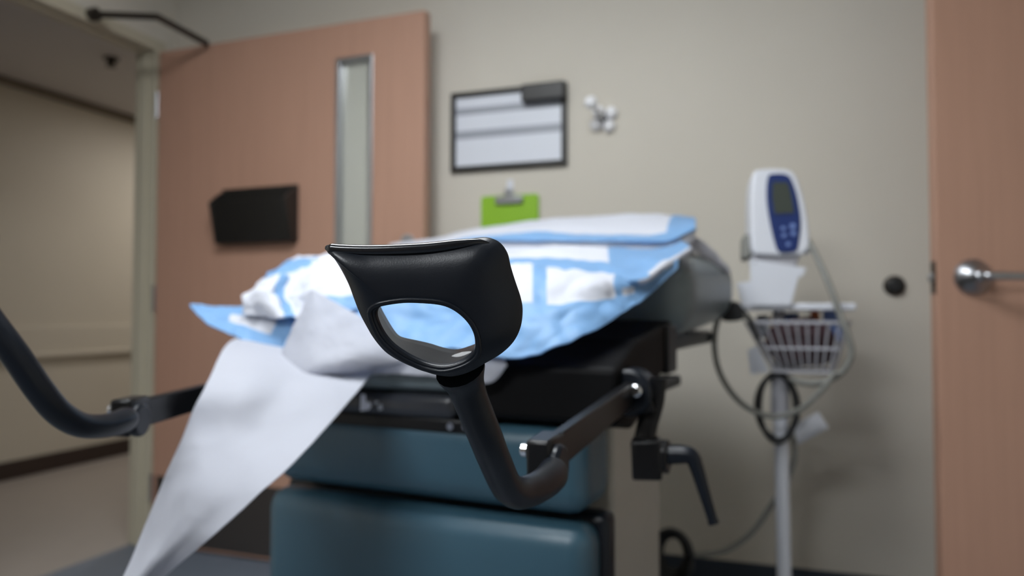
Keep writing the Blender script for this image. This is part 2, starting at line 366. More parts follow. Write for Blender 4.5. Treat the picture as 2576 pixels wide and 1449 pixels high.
# ------------------------------------------------------------------ right door, open in front of the back wall
YD = 2.28
pL = onY(2360, 785, YD)
rd_x0 = pL.x; rd_ang = R(13.0)
def RF(x, y, z): return Vector((rd_x0 + x * math.cos(rd_ang) - y * math.sin(rd_ang), YD + x * math.sin(rd_ang) + y * math.cos(rd_ang), z))
def rpiece(bm, a, b):
    vs_ = boxp(bm, a, b); bmesh.ops.transform(bm, matrix=Matrix.Translation((rd_x0, YD, 0)) @ Matrix.Rotation(rd_ang, 4, 'Z'), verts=vs_)
bm = bmesh.new(); rpiece(bm, (0, 0, .012), (.88, .045, 2.13))
door2 = struct(obj('door_2', bm, 'wood', smooth=False, bevel=.003), 'maple veneer door at the right with a lever handle', 'door')
hp = onY(2447, 697, YD + .02); hx = (hp.x - rd_x0) / math.cos(rd_ang); hz = hp.z
prof_r = [(0, .050), (.004, .050), (.010, .046), (.018, .040), (.03, .026), (.04, .018), (.052, .014)]
bm = bmesh.new(); rings = []
for d, r in prof_r: rings.append([bm.verts.new(RF(hx + r * math.cos(2 * math.pi * k / 32), -d, hz + r * math.sin(2 * math.pi * k / 32))) for k in range(32)])
for i in range(len(rings) - 1):
    for k in range(32): bm.faces.new((rings[i][k], rings[i][(k + 1) % 32], rings[i + 1][(k + 1) % 32], rings[i + 1][k]))
bm.faces.new(rings[-1]); bmesh.ops.recalc_face_normals(bm, faces=bm.faces)
rs = obj('handle_rosette', bm, 'steel', door2, angle=80)
obj('lever', TB(catmull([RF(hx, -.045, hz), RF(hx + .01, -.062, hz), RF(hx + .04, -.066, hz), RF(hx + .13, -.062, hz - .002)], 6), lambda t: .013 - .003 * t, 12, oval=.8, round_caps=True), 'steel', rs)
bm = bmesh.new(); rpiece(bm, (-.0015, .010, hz - .045), (.0, .036, hz + .045)); lp = obj('latch_plate', bm, 'dsteel', door2, smooth=False)
bm = bmesh.new(); rpiece(bm, (-.012, .014, hz - .012), (-.0015, .032, hz + .012)); obj('latch_bolt', bm, 'steel', lp, bevel=.003)
for zz in (.25, 1.06, 1.9): obj('hinge', cyl(RF(.884, -.004, zz - .05), RF(.884, -.004, zz + .05), .007, 12), 'steel', door2)
# wall bumper
bp = onY(2250, 719, YW)
t = thing('door_stop', 'round dark wall bumper beside the right door', 'door stop', bp)
obj('base_ring', cyl(bp, bp - Vector((0, .010, 0)), .034, 32, .030), 'dsteel', t, bevel=.002)
obj('bumper', cyl(bp - Vector((0, .010, 0)), bp - Vector((0, .024, 0)), .026, 32, .020), 'rubber', t, bevel=.004)

# ------------------------------------------------------------------ things on the back wall
def W(px, py, off=0): q = onY(px, py, YW - off); return q
TLc, TRc, BLc, BRc = W(1138, 240), W(1428, 206), W(1138, 437), W(1428, 415)
bx0, bx1 = TLc.x, TRc.x; bz1 = (TLc.z + TRc.z) / 2; bz0 = (BLc.z + BRc.z) / 2
t = thing('whiteboard', 'framed whiteboard on the wall with grey lines', 'whiteboard', ((bx0 + bx1) / 2, YW, bz0))
def wb(x0, x1, z0, z1, y0, y1): return B((x0, YW - y1, z0), (x1, YW - y0, z1))
fw = .021
obj('panel', wb(bx0 + fw * .6, bx1 - fw * .6, bz0 + fw * .6, bz1 - fw * .6, .002, .010), 'board', t, smooth=False)
for a in ((bx0, bx0 + fw, bz0, bz1), (bx1 - fw, bx1, bz0, bz1), (bx0 + fw, bx1 - fw, bz0, bz0 + fw), (bx0 + fw, bx1 - fw, bz1 - fw, bz1)):
    obj('frame_bar', wb(*a, 0, .018), 'pocket', t, smooth=False, bevel=.002)
for py, h in ((332, .016), (272, .014)):
    z = W(1283, py).z; obj('printed_line', wb(bx0 + fw, bx1 - fw, z - h, z + h, .010, .0106), 'strip', t, smooth=False)
e0, e1 = W(1316, 215, .02), W(1424, 247, .02)
er = obj('eraser', B((e0.x, YW - .05, e1.z - .005), (e1.x, YW - .0185, e0.z - .004)), 'pocket', None, bevel=.006)
tag(origin(er, ((e0.x + e1.x) / 2, YW - .0185, e1.z)), 'black eraser stuck at the whiteboard upper right corner', 'eraser')
# lime clipboard on a hook
c0, c1 = W(1213, 492), W(1357, 492)
cbz = W(1283, 492).z
t = thing('clipboard', 'lime green clipboard hanging on the wall below the whiteboard', 'clipboard', ((c0.x + c1.x) / 2, YW, cbz - .31))
obj('board', prism(rrect(c0.x, c1.x, cbz - .31, cbz, .012), YW - .012, YW - .008, lambda x, y, z: Vector((x, y, z))), 'lime', t, smooth=False)
cm = (c0.x + c1.x) / 2
clp = obj('clip', B((cm - .055, YW - .024, cbz - .035), (cm + .055, YW - .012, cbz - .004)), 'steel', t, bevel=.005)
bm = bmesh.new(); boxp(bm, (cm - .018, YW - .022, cbz - .01), (cm + .018, YW - .014, cbz + .022)); obj('clip_tab', bm, 'steel', clp, bevel=.004)
hk = thing('wall_hook', 'small clear adhesive hook holding the lime clipboard', 'hook', (cm, YW, cbz))
obj('plate', B((cm - .012, YW - .004, cbz + .005), (cm + .012, YW, cbz + .06)), 'white', hk, bevel=.003)
obj('prong', TB(catmull([(cm, YW - .003, cbz + .025), (cm, YW - .02, cbz + .012), (cm, YW - .03, cbz + .02), (cm, YW - .031, cbz + .035)], 5), .004, 10), 'white', hk)
# coat hook: lobed rosette and a peg with a white ball
hc = W(1520, 300)
t = thing('coat_hook', 'chrome wall hook with a white ball tip right of the whiteboard', 'hook', hc)
bm = bmesh.new(); tube(bm, [hc, hc - Vector((0, .012, 0))], .030, 28); obj('rosette', bm, 'bmetal', t, bevel=.003)
for k in range(4):
    a = R(35 + 90 * k); q = hc + Vector((math.cos(a) * .034, -.010, math.sin(a) * .034))
    bm = bmesh.new(); bmesh.ops.create_uvsphere(bm, u_segments=20, v_segments=12, radius=.023); bmesh.ops.transform(bm, matrix=Matrix.Translation(q) @ Matrix.Diagonal((1, .7, 1, 1)), verts=bm.verts)
    obj('lobe', bm, 'ballwhite', t)
tip = onY(1487, 258, YW - .10)
obj('peg', TB(catmull([hc - Vector((0, .01, 0)), hc - Vector((0, .05, -.004)), tip + Vector((0, .01, -.004)), tip], 6), .006, 12), 'chrome', t)
bm = bmesh.new(); bmesh.ops.create_uvsphere(bm, u_segments=24, v_segments=14, radius=.024); bmesh.ops.transform(bm, matrix=Matrix.Translation(tip), verts=bm.verts)
obj('ball_tip', bm, 'ballwhite', t)

# ------------------------------------------------------------------ exam table
table = thing('exam_table', 'teal vinyl exam table with raised backrest and folded-down leg rest', 'exam table', TF, R(TROT))
def pillow(l0, l1, s0, s1, z0, z1, rad, bulge, n=10, face='s', tilt=0, seg=4):
    """an upholstered cushion: a rounded block whose faces swell"""
    bm = bmesh.new(); boxp(bm, (l0, s0, z0), (l1, s1, z1))
    bmesh.ops.bevel(bm, geom=bm.edges[:], offset=rad, segments=seg, profile=.5, affect='EDGES')
    bmesh.ops.subdivide_edges(bm, edges=[e for e in bm.edges if e.calc_length() > .07], cuts=n, use_grid_fill=True)
    bmesh.ops.triangulate(bm, faces=[f for f in bm.faces if len(f.verts) > 4])
    cl_, cs_, cz_ = (l0 + l1) / 2, (s0 + s1) / 2, (z0 + z1) / 2
    for v in bm.verts:
        x, y, z = ((v.co.x - cl_) / (l1 - l0) * 2, (v.co.y - cs_) / (s1 - s0) * 2, (v.co.z - cz_) / (z1 - z0) * 2)
        if face == 's': v.co.y += (-1 if y < 0 else 1) * bulge * max(0, 1 - x * x) * max(0, 1 - z * z) * min(1, abs(y) * 1.2)
        else: v.co.z += (1 if z > 0 else -1) * bulge * max(0, 1 - x * x) * max(0, 1 - y * y) * min(1, abs(z) * 1.2)
        v.co.z += tilt * (v.co.y - s0)
    bmesh.ops.transform(bm, matrix=Matrix.Translation(TF) @ Matrix.Rotation(R(TROT), 4, 'Z'), verts=bm.verts)
    return bm
obj('leg_rest', pillow(-.318, .318, -.005, .085, .33, .672, .035, .012), 'teal', table, angle=60)
lr = obj('leg_rest_shell', tbox(-.322, .330, .06, .11, .32, .680), 'black', table, bevel=.015, bseg=3)
obj('foot_cushion', pillow(-.300, .312, .0, .14, .686, .822, .032, .008), 'teal', table, angle=60)
obj('seat_cushion', pillow(-.345, .105, -.012, .50, .868, .912, .018, .01, face='z'), 'gvinyl', table, angle=60)
obj('seat_pan', tbox(-.35, .352, .03, .50, .845, .868), 'black', table, bevel=.006)
# black shroud under the seat, its lower edge rising towards the head
pr = [(-.004, .832), (.08, .815), (.15, .83), (.27, .885), (.36, .893), (.36, .985), (.12, .955), (-.004, .915)]
bm = bmesh.new()
A = [bm.verts.new(T(.108, s, z)) for s, z in pr]; C = [bm.verts.new(T(.365, s, z)) for s, z in pr]
bm.faces.new(A); bm.faces.new(C[::-1])
for i in range(len(pr)): bm.faces.new((A[i], C[i], C[(i + 1) % len(pr)], A[(i + 1) % len(pr)]))
bmesh.ops.recalc_face_normals(bm, faces=bm.faces)
obj('seat_shroud', bm, 'shroud', table, bevel=.008, smooth=False)
dr = obj('tray_front', tbox(-.27, .092, -.012, .05, .822, .864), 'gloss', table, bevel=.016, bseg=4)
obj('tray_rail', tbox(-.29, .16, -.004, .06, .800, .824), 'bmetal', table, bevel=.004)
for px in (1136, 1175):
    q = onS(px, 1072, -.006); obj('bolt', cyl(q, q - TA * .006, .006, 12), 'chrome', table)
# small pale marks on the tray front (a tall stroke joined to a bowl, then fainter strokes)
def mark(pts, m):
    bm = bmesh.new(); A = [bm.verts.new(onS(x, y, -.0135)) for x, y in pts]; C = [bm.verts.new(onS(x, y, -.012)) for x, y in pts]
    bm.faces.new(A); bm.faces.new(C[::-1]); n = len(pts)
    for i in range(n): bm.faces.new((A[i], C[i], C[(i + 1) % n], A[(i + 1) % n]))
    bmesh.ops.recalc_face_normals(bm, faces=bm.faces); obj('print', bm, m, dr, smooth=False)
mark([(908, 992), (919, 992), (921, 1012), (931, 1011), (934, 1022), (928, 1031), (906, 1034)], 'mark')
mark([(941, 1010), (951, 1008), (952, 1014), (943, 1018)], 'strip')
mark([(950, 1020), (961, 1016), (963, 1030), (952, 1033)], 'strip')
# backrest: thick rounded cushion on a black frame
bk = obj('backrest', pillow(-.36, .385, .42, 1.06, 0.942, 1.126, .075, .010, face='z', tilt=.05, seg=6), 'gvinyl', table, angle=60)
obj('backrest_frame', tbox(-.30, .33, .40, 1.0, .915, .952), 'black', table, bevel=.01)
obj('frame_bracket', tbox(.355, .372, .30, .37, .885, .975), 'bmetal', table, bevel=.004)
obj('pedestal', tbox(-.27, .30, .19, .52, .10, .845), 'beige', table, bevel=.012)
obj('base_plate', tbox(-.31, .31, .12, .95, .0, .11), 'beige', table, bevel=.02)
obj('lift_cover', tbox(-.2, .2, .50, .85, .10, .92), 'black', table, bevel=.01)

# ------------------------------------------------------------------ stirrups
KP = .5 / F_PX
OUT = [(817, 626), (835, 643), (857, 676), (877, 715), (890, 750), (904, 786), (921, 819), (943, 855), (973, 888), (1015, 913), (1056, 930), (1097, 943), (1139, 947),
       (1180, 936), (1222, 913), (1263, 888), (1293, 858), (1310, 822), (1315, 781), (1310, 748), (1296, 706), (1285, 670), (1277, 637), (1260, 612), (1238, 600), (1211, 597),
       (1139, 606), (1056, 615), (973, 619), (904, 621), (849, 616), (824, 616)]
HOLE = [(946, 781), (968, 768), (1015, 761), (1056, 761), (1111, 766), (1144, 778), (1175, 803), (1194, 833), (1200, 866), (1197, 888), (1183, 903), (1158, 916), (1117, 926),
        (1078, 921), (1042, 907), (1001, 882), (968, 850), (951, 817), (945, 797)]
CC = Vector((1083, 838, 0))
def resample(pts, n):
    P_ = catmull([Vector((x, y, 0)) for x, y in pts], 10, True); L = [0]
    for i in range(len(P_)): L.append(L[-1] + (P_[(i + 1) % len(P_)] - P_[i]).length)
    out = []; k = 0
    for i in range(n):
        d = L[-1] * i / n
        while L[k + 1] < d: k += 1
        f = (d - L[k]) / max(1e-9, L[k + 1] - L[k]); out.append(P_[k].lerp(P_[(k + 1) % len(P_)], f))
    return out
def ang(p): return math.atan2(p.y - CC.y, p.x - CC.x)
HP = resample(HOLE, 240); HA = sorted([(ang(p), p) for p in HP], key=lambda q: q[0])
def hole_at(a):
    import bisect
    i = bisect.bisect([q[0] for q in HA], a); q0 = HA[i - 1]; q1 = HA[i % len(HA)]
    a0, a1 = q0[0], q1[0]; d = (a1 - a0) % (2 * math.pi); f = ((a - a0) % (2 * math.pi)) / d if d > 1e-9 else 0
    return q0[1].lerp(q1[1], min(1, f))
def sstep(a, b, x): t = min(1, max(0, (x - a) / (b - a))); return t * t * (3 - 2 * t)
def heel_cup(parent, org, ax, ay, az):
    """trough-shaped heel cup: a swelling front wall with an oval opening, walls running back from its outline"""
    fr = lambda q, y: org + ax * ((q.x - 1070) * KP) + az * ((770 - q.y) * KP) + ay * y
    N = 220; outer = resample(OUT, N); bm = bmesh.new(); rows = []
    hs = [hole_at(ang(o)) for o in outer]
    for _ in range(30): hs = [(hs[i - 1] + hs[i] * 2 + hs[(i + 1) % N]) / 4 for i in range(N)]
    gs = [(o - h).length * KP for o, h in zip(outer, hs)]; bs = [.0145 * (1 - math.exp(-g / .0105)) for g in gs]
    for o, h, gap, b in zip(outer, hs, gs, bs):
        row = []
        for k in range(13):
            t = k / 12; tt = 1 - (1 - t) ** 1.6
            y = -.0145 * (1 - math.exp(-(1 - tt) * gap / .0105))
            row.append(bm.verts.new(fr(h.lerp(o, tt), y)))
        D = .006 + .046 * sstep(628, 720, o.y)
        inward = (CC - o).normalized() * (7 if o.y > 640 else 1)
        for k in range(1, 6):
            t = k / 5; q = o + inward * t * t + Vector((0, -34 * t * sstep(860, 940, o.y), 0)) * .9
            row.append(bm.verts.new(fr(q, D * t)))
        rows.append(row)
    for i in range(N):
        A, C = rows[i], rows[(i + 1) % N]
        for k in range(len(A) - 1): bm.faces.new((A[k], A[k + 1], C[k + 1], C[k]))
    bmesh.ops.recalc_face_normals(bm, faces=bm.faces)
    c0 = sum((f.normal.dot(ay) for f in bm.faces if f.calc_center_median().dot(ay) < org.dot(ay)), 0)
    if c0 > 0: bmesh.ops.reverse_faces(bm, faces=bm.faces)
    cup = obj('heel_cup', bm, 'black', parent, solid=.0045, angle=75)
    bead = catmull([Vector((826, 626, 0)), Vector((860, 630, 0)), Vector((930, 632, 0)), Vector((1010, 630, 0)), Vector((1090, 625, 0)), Vector((1160, 616, 0)), Vector((1205, 611, 0)), Vector((1236, 616, 0))], 10)
    nb = len(bead)
    obj('rim', TB([fr(q, -.003 - .002 * math.sin(math.pi * i / nb)) for i, q in enumerate(bead)], lambda t: .0042 * (1 - .8 * max(0, (t - .6) / .4) ** 1.5), 12, round_caps=True), 'rimblack', cup, angle=80)
    col = []
    for p in resample(HOLE, 90):
        out_d = (p - CC).normalized(); k = min(range(N), key=lambda i: (hs[i] - p).length)
        col.append(fr(p + out_d * 7, -bs[k] + .0008))
    obj('opening_collar', TB(col, .0019, 10, closed=True), 'black', cup, angle=80)
    return cup
def flat_bar(a, b, h, th):
    a, b = Vector(a), Vector(b); x = (b - a).normalized(); y = Vector((0, 0, 1)).cross(x).normalized(); z = x.cross(y)
    bm = bmesh.new(); box(bm, (a + b) / 2, ((b - a).length, th, h), Matrix((x, y, z)).transposed()); return bm
def disc(c, axis, r, th, seg=28):
    axis = axis.normalized(); return TB([c - axis * th / 2, c + axis * th / 2], r, seg)
def stirrup(label, cup_org, cup_axes, arm, jt, bar_end, rarm, side):
    t = thing('stirrup', label, 'stirrup', bar_end, 0, 'stirrups of the exam table')
    heel_cup(t, cup_org, *cup_axes)
    n = len(arm)
    pth = catmull(arm, 10)
    obj('arm', TB(pth, lambda u: rarm * (1 + .42 * math.exp(-(u / .10) ** 2) + .22 * math.exp(-((1 - u) / .16) ** 2)), 20, oval=.9, round_caps='end'), 'black', t, angle=80)
    x = (bar_end - jt).normalized(); y = Vector((0, 0, 1)).cross(x).normalized(); z = x.cross(y)
    j0 = jt
    obj('bar', flat_bar(jt - x * .005, bar_end, .036, .014), 'bmetal', t, bevel=.002)
    # knuckle: the bar's square end block, held by the curled end of the arm, and a pin
    fk = obj('knuckle', flat_bar(jt - x * .016, jt + x * .034, .046, .026), 'bmetal', t, bevel=.004)
    obj('pin', cyl(jt + x * .004 + y * .012 + z * .008, jt + x * .004 + y * .024 + z * .008, .007, 16), 'chrome', fk, bevel=.001)
    obj('washer', cyl(jt + x * .004 + y * .013 + z * .008, jt + x * .004 + y * .016 + z * .008, .011, 16), 'bmetal', fk)
    q = jt - y * .016 - z * .004
    obj('cheek', TB([q + y * .006, q - y * .006], .021, 28), 'black', fk, bevel=.004)
    return t, x, y, z
cup_o = P(1070, 770, .5)
arm_r = [P(1158, 928, .519), P(1170, 964, .526), P(1190, 1020, .535), P(1222, 1100, .55), P(1250, 1170, .575), P(1275, 1222, .60), P(1305, 1240, .625), P(1345, 1230, .655), P(1382, 1205, .69), P(1398, 1180, .72)]
jr = P(1366, 1158, .735); er_ = onS(1590, 985, .045)
st, bxv, byv, bzv = stirrup('black stirrup in sharp focus with the oval-holed heel cup', cup_o, (RT, FW, UP), arm_r, jr, er_, .0137, 1)
# socket, bracket and lever clamp on the table side (right-hand stirrup)
so = obj('socket', disc(er_, TA, .036, .05), 'black', st, bevel=.006)
obj('socket_block', flat_bar(onS(1520, 1012, .045), onS(1640, 968, .06), .058, .04), 'black', so, bevel=.01)
q = onS(1597, 984, .0); obj('bolt_cap', cyl(q + TA * .03, q, .0095, 16), 'chrome', so, bevel=.003)
br = [onS(1650, 950, .05), onS(1645, 1010, .05), onS(1628, 1070, .045), onS(1618, 1120, .04)]
obj('bracket', TB(catmull(br, 6), .016, 12, oval=.5, up=TR), 'bmetal', st, angle=80)
obj('bracket_strap', flat_bar(onS(1608, 990, .03), onS(1625, 1040, .03), .03, .008), 'bmetal', st, bevel=.002)
cb = obj('clamp_block', flat_bar(onS(1590, 1152, .03), onS(1664, 1152, .04), .058, .05), 'bmetal', st, bevel=.004)
hubp = onS(1664, 1148, .04)
obj('washer', cyl(hubp - TR * .004, hubp + TR * .012, .026, 6), 'bmetal', cb, bevel=.003)
lv = catmull([onS(1672, 1144, .04), onS(1720, 1143, .04), onS(1740, 1150, .04), onS(1752, 1175, .04), onS(1772, 1240, .04), onS(1796, 1318, .04)], 8)
obj('lever', TB(lv, lambda u: .0155 - .0085 * u + (.001 if u > .97 else 0), 16, round_caps=False), 'black', st, angle=70)
# left-hand stirrup: its cup lies outside the frame, arm and bar come into it
jl = P(318, 1048, .92); el = T(-.345, .045, .872)
off = P(-118, 690, .72) - P(1150, 915, .522) - RT * .02
arm_l = [P(-118, 690, .72) - RT * .02 + UP * .014, P(-104, 712, .72) - RT * .012, P(-70, 750, .72), P(-20, 815, .72), P(40, 895, .725), P(95, 975, .735), P(145, 1035, .75), P(200, 1068, .775), P(255, 1072, .805), P(300, 1062, .835), P(325, 1050, .86)]
stirrup('black stirrup arm at the left edge, bent up out of the picture', cup_o + off + RT * .0, (RT, FW, UP), arm_l, jl, el, .0137, -1)

# ------------------------------------------------------------------ disposable pads and paper on the table
def rows_s(rows): return [[onS(*p) for p in r] for r in rows]
def padthing(name, rows, nu, nv, blue, label, cat, amp, sc, seed, crease=0, mats=('pad_white', 'pad_blue'), solid=.0025, group='pads laid on the exam table'):
    bm = sheet(bmesh.new(), rows_s(rows), nu, nv, amp, sc, seed, blue, crease)
    o = obj(name, bm, list(mats), None, solid=solid, offset=0, angle=80)
    lo = min((v.co for v in o.data.vertices), key=lambda c: c.z).copy(); origin(o, lo)
    return tag(o, label, cat, group)
# lowest pad: over the front and right edge of the seat
A_rows = [
 [(840, 895, -.03), (1000, 878, -.03), (1150, 878, -.03), (1280, 902, -.040), (1400, 872, -.030), (1500, 828, .03), (1580, 778, .12), (1640, 735, .22), (1700, 680, .34)],
 [(840, 862, -.015), (1000, 848, -.012), (1150, 850, -.012), (1280, 850, -.022), (1400, 832, -.008), (1500, 797, .045), (1580, 759, .135), (1640, 723, .235), (1702, 672, .35)],
 [(840, 810, .0), (1000, 802, .022), (1150, 800, .022), (1280, 768, .022), (1400, 764, .032), (1500, 757, .075), (1575, 743, .145), (1640, 713, .245), (1704, 664, .36)],
 [(840, 755, .06), (1000, 748, .07), (1150, 735, .08), (1280, 676, .125), (1400, 681, .13), (1500, 692, .13), (1570, 703, .18), (1640, 690, .26), (1706, 655, .37)],
 [(840, 735, .25), (1000, 725, .27), (1150, 705, .3), (1280, 665, .35), (1400, 668, .36), (1500, 675, .37), (1570, 685, .38), (1640, 675, .40), (1706, 645, .42)],
]
def blueA(u, v):
    if .5 < v < .8 and (.34 < u < .432 or .475 < u < .70): return False
    if .5 < v < .62 and .74 < u < .80: return False
    return True
padthing('underpad', A_rows, 110, 60, blueA, 'lowest blue and white pad hanging over the front of the seat', 'underpad', .0045, 11, 3, crease=.011)
B_rows = [
 [(860, 720, .24), (1000, 700, .24), (1150, 680, .22), (1285, 668, .20), (1390, 679, .19), (1500, 695, .19), (1610, 712, .20), (1672, 676, .29), (1745, 628, .50)],
 [(860, 712, .23), (1000, 690, .23), (1150, 670, .21), (1285, 660, .19), (1390, 670, .18), (1500, 687, .18), (1606, 702, .19), (1662, 668, .28), (1738, 622, .49)],
 [(860, 675, .33), (1000, 660, .33), (1150, 652, .31), (1285, 652, .28), (1390, 650, .27), (1500, 660, .27), (1590, 668, .28), (1650, 650, .35), (1730, 616, .52)],
 [(860, 652, .45), (1000, 642, .45), (1150, 636, .44), (1285, 636, .44), (1390, 624, .44), (1500, 627, .44), (1580, 634, .44), (1650, 632, .47), (1722, 612, .56)],
 [(860, 647, .60), (1000, 636, .60), (1150, 626, .60), (1285, 630, .60), (1390, 618, .60), (1500, 619, .60), (1580, 622, .60), (1650, 620, .60), (1715, 606, .62)],
]
padthing('underpad', B_rows, 90, 50, lambda u, v: (v < .5 and u < .75) or (.665 < u < .80 and v > .2) or (u >= .80 and v > .3),
         'middle folded pad, pale blue with a white centre, on the table', 'underpad', .0035, 12, 11, crease=.005)
C_rows = [
 [(980, 655, .575), (1100, 645, .565), (1200, 636, .55), (1366, 628, .55), (1476, 630, .55), (1614, 634, .55), (1690, 630, .57), (1742, 606, .64)],
 [(980, 645, .58), (1100, 630, .57), (1200, 611, .56), (1366, 610, .56), (1476, 610, .56), (1614, 611, .56), (1686, 609, .58), (1748, 580, .65)],
 [(980, 640, .57), (1100, 625, .56), (1200, 603, .55), (1366, 602, .55), (1476, 604, .55), (1614, 605, .55), (1682, 604, .57), (1750, 573, .65)],
 [(980, 632, .62), (1100, 617, .62), (1200, 595, .62), (1366, 584, .62), (1476, 590, .62), (1614, 592, .62), (1675, 585, .64), (1750, 562, .70)],
 [(980, 620, .80), (1100, 604, .80), (1200, 583, .80), (1366, 566, .80), (1476, 563, .80), (1614, 560, .80), (1680, 560, .80), (1750, 552, .82)],
 [(980, 615, .96), (1100, 600, .96), (1200, 576, .96), (1366, 552, .96), (1476, 546, .96), (1614, 540, .96), (1690, 543, .96), (1750, 548, .96)],
 [(980, 640, 1.0), (1100, 625, 1.0), (1200, 600, 1.0), (1366, 580, 1.0), (1476, 575, 1.0), (1614, 570, 1.0), (1690, 570, 1.0), (1750, 575, 1.0)],
]
padthing('underpad', C_rows, 80, 60, lambda u, v: (.2 < v < .50 and u > .1) or (u > .86 and v > .2),
         'topmost pad at the head of the table, white with pale blue border', 'underpad', .003, 9, 21, crease=.004)
# white paper under the pads, showing over the far right end of the backrest
E_rows = [
 [(1690, 655, .46), (1725, 645, .56), (1752, 636, .66), (1785, 655, .78), (1835, 690, .92)],
 [(1690, 643, .48), (1728, 630, .58), (1755, 620, .70), (1790, 640, .82), (1836, 680, .96)],
 [(1690, 632, .52), (1728, 612, .62), (1752, 598, .76), (1785, 622, .90), (1826, 668, 1.03)],
]
padthing('exam_paper', E_rows, 30, 16, None, 'crumpled white paper end over the far side of the backrest', 'paper', .003, 30, 5, crease=.006, mats=('paper',), solid=.0012, group='paper on the exam table')
# left side: blue flap with a pointed corner, and a crumpled pad above it
D1 = [
 [(476, 768, .02), (520, 812, .0), (600, 850, -.01), (660, 885, -.02), (740, 892, -.02), (830, 890, -.02)],
 [(478, 768, .03), (535, 800, .02), (610, 826, .01), (670, 850, .00), (750, 850, .00), (850, 850, .0)],
 [(480, 768, .04), (545, 782, .04), (620, 800, .03), (690, 812, .02), (770, 810, .02), (870, 810, .02)],
 [(482, 767, .05), (560, 774, .07), (635, 770, .07), (710, 772, .06), (790, 775, .06), (890, 775, .06)],
]
padthing('underpad', D1, 70, 40, lambda u, v: not (.30 < u < .62 and .42 < v < .78 and v < .35 + u), 'pale blue pad corner jutting out to the left of the table', 'underpad', .003, 14, 31, crease=.006)
D2 = [
 [(612, 790, .02), (690, 800, .0), (745, 806, -.01), (820, 790, .0), (900, 780, .02)],
 [(618, 760, .03), (680, 765, .0), (738, 775, .03), (815, 760, .02), (900, 755, .04)],
 [(625, 735, .06), (672, 728, .02), (722, 745, .06), (800, 725, .05), (900, 720, .08)],
 [(655, 708, .10), (690, 696, .07), (735, 706, .10), (800, 692, .10), (900, 690, .14)],
 [(690, 684, .16), (715, 672, .14), (760, 668, .16), (815, 660, .18), (900, 660, .2)],
 [(700, 680, .26), (742, 655, .26), (785, 645, .27), (840, 640, .28), (910, 636, .28)],
 [(720, 700, .40), (760, 675, .40), (800, 662, .40), (850, 656, .40), (920, 648, .4)],
]
padthing('underpad', D2, 60, 60, lambda u, v: (.50 < v < .80 and u < .62 and v > .5 + .25 * (u - .1)) or (abs(u - .42 + .12 * (v - .2)) < .06 and v < .55) or (u > .72 and v < .2),
         'crumpled white pad with blue creases at the left of the table', 'underpad', .007, 16, 41, crease=.012)

# exam paper: lies along the seat front and falls to the lower left
bm = bmesh.new()
S1 = [
 [(600, 850, .03), (680, 862, .02), (770, 880, .01), (860, 890, .0), (960, 900, .0)],
 [(566, 872, -.12), (650, 890, -.11), (745, 912, -.08), (840, 925, -.05), (938, 938, -.03)],
 [(520, 965, -.27), (615, 970, -.26), (715, 982, -.21), (800, 990, -.18), (886, 1000, -.14)],
 [(470, 1075, -.31), (560, 1080, -.31), (645, 1090, -.29), (715, 1095, -.275), (795, 1105, -.26)],
 [(418, 1195, -.35), (490, 1200, -.36), (560, 1205, -.355), (625, 1205, -.345), (695, 1205, -.335)],
 [(362, 1325, -.39), (415, 1330, -.405), (462, 1330, -.40), (510, 1330, -.39), (556, 1330, -.385)],
 [(303, 1460, -.43), (330, 1460, -.44), (356, 1460, -.435), (382, 1460, -.42), (408, 1460, -.41)],
 [(236, 1610, -.46), (243, 1610, -.465), (250, 1610, -.46), (257, 1610, -.455), (264, 1610, -.45)],
]
sheet(bm, rows_s(S1), 60, 110, .0022, 9, 51, None, .0025)
S2 = [   # along the seat front edge
 [(900, 880, .03), (980, 884, .02), (1060, 888, .02), (1130, 890, .02), (1200, 890, .02), (1262, 888, .02)],
 [(900, 905, -.02), (980, 908, -.02), (1060, 910, -.02), (1130, 914, -.02), (1200, 916, -.02), (1266, 894, -.02)],
 [(905, 940, -.028), (980, 938, -.028), (1060, 941, -.028), (1130, 948, -.028), (1200, 960, -.028), (1274, 915, -.028)],
 [(912, 941, -.026), (980, 939, -.026), (1060, 943, -.026), (1130, 951, -.026), (1232, 963, -.026), (1276, 918, -.026)],
]
sheet(bm, rows_s(S2), 60, 20, .0012, 30, 61, None, .002)
S3 = [   # stiff folded flap standing up from the strip
 [(782, 731, -.03), (786, 729, -.03), (790, 730, -.03), (795, 733, -.03), (802, 738, -.03)],
 [(748, 800, -.05), (790, 795, -.06), (830, 795, -.05), (868, 795, -.04), (905, 796, -.03)],
 [(715, 868, -.06), (780, 868, -.09), (850, 865, -.08), (920, 860, -.06), (985, 860, -.04)],
 [(690, 915, -.07), (770, 918, -.11), (850, 905, -.10), (930, 890, -.07), (1000, 885, -.04)],
 [(660, 945, -.08), (740, 952, -.11), (840, 935, -.10), (930, 918, -.07), (1010, 905, -.04)],
 [(612, 912, -.07), (690, 948, -.085), (830, 945, -.08), (930, 930, -.06), (1015, 915, -.035)],
]
sheet(bm, rows_s(S3), 50, 60, .0018, 16, 71, None, .003)
ep = obj('exam_paper', bm, 'paper', None, solid=.0009, offset=0, angle=80)
lo = min((v.co for v in ep.data.vertices), key=lambda c: c.z).copy(); origin(ep, lo)
tag(ep, 'long white exam paper hanging from the seat to the lower left', 'paper', 'paper on the exam table')

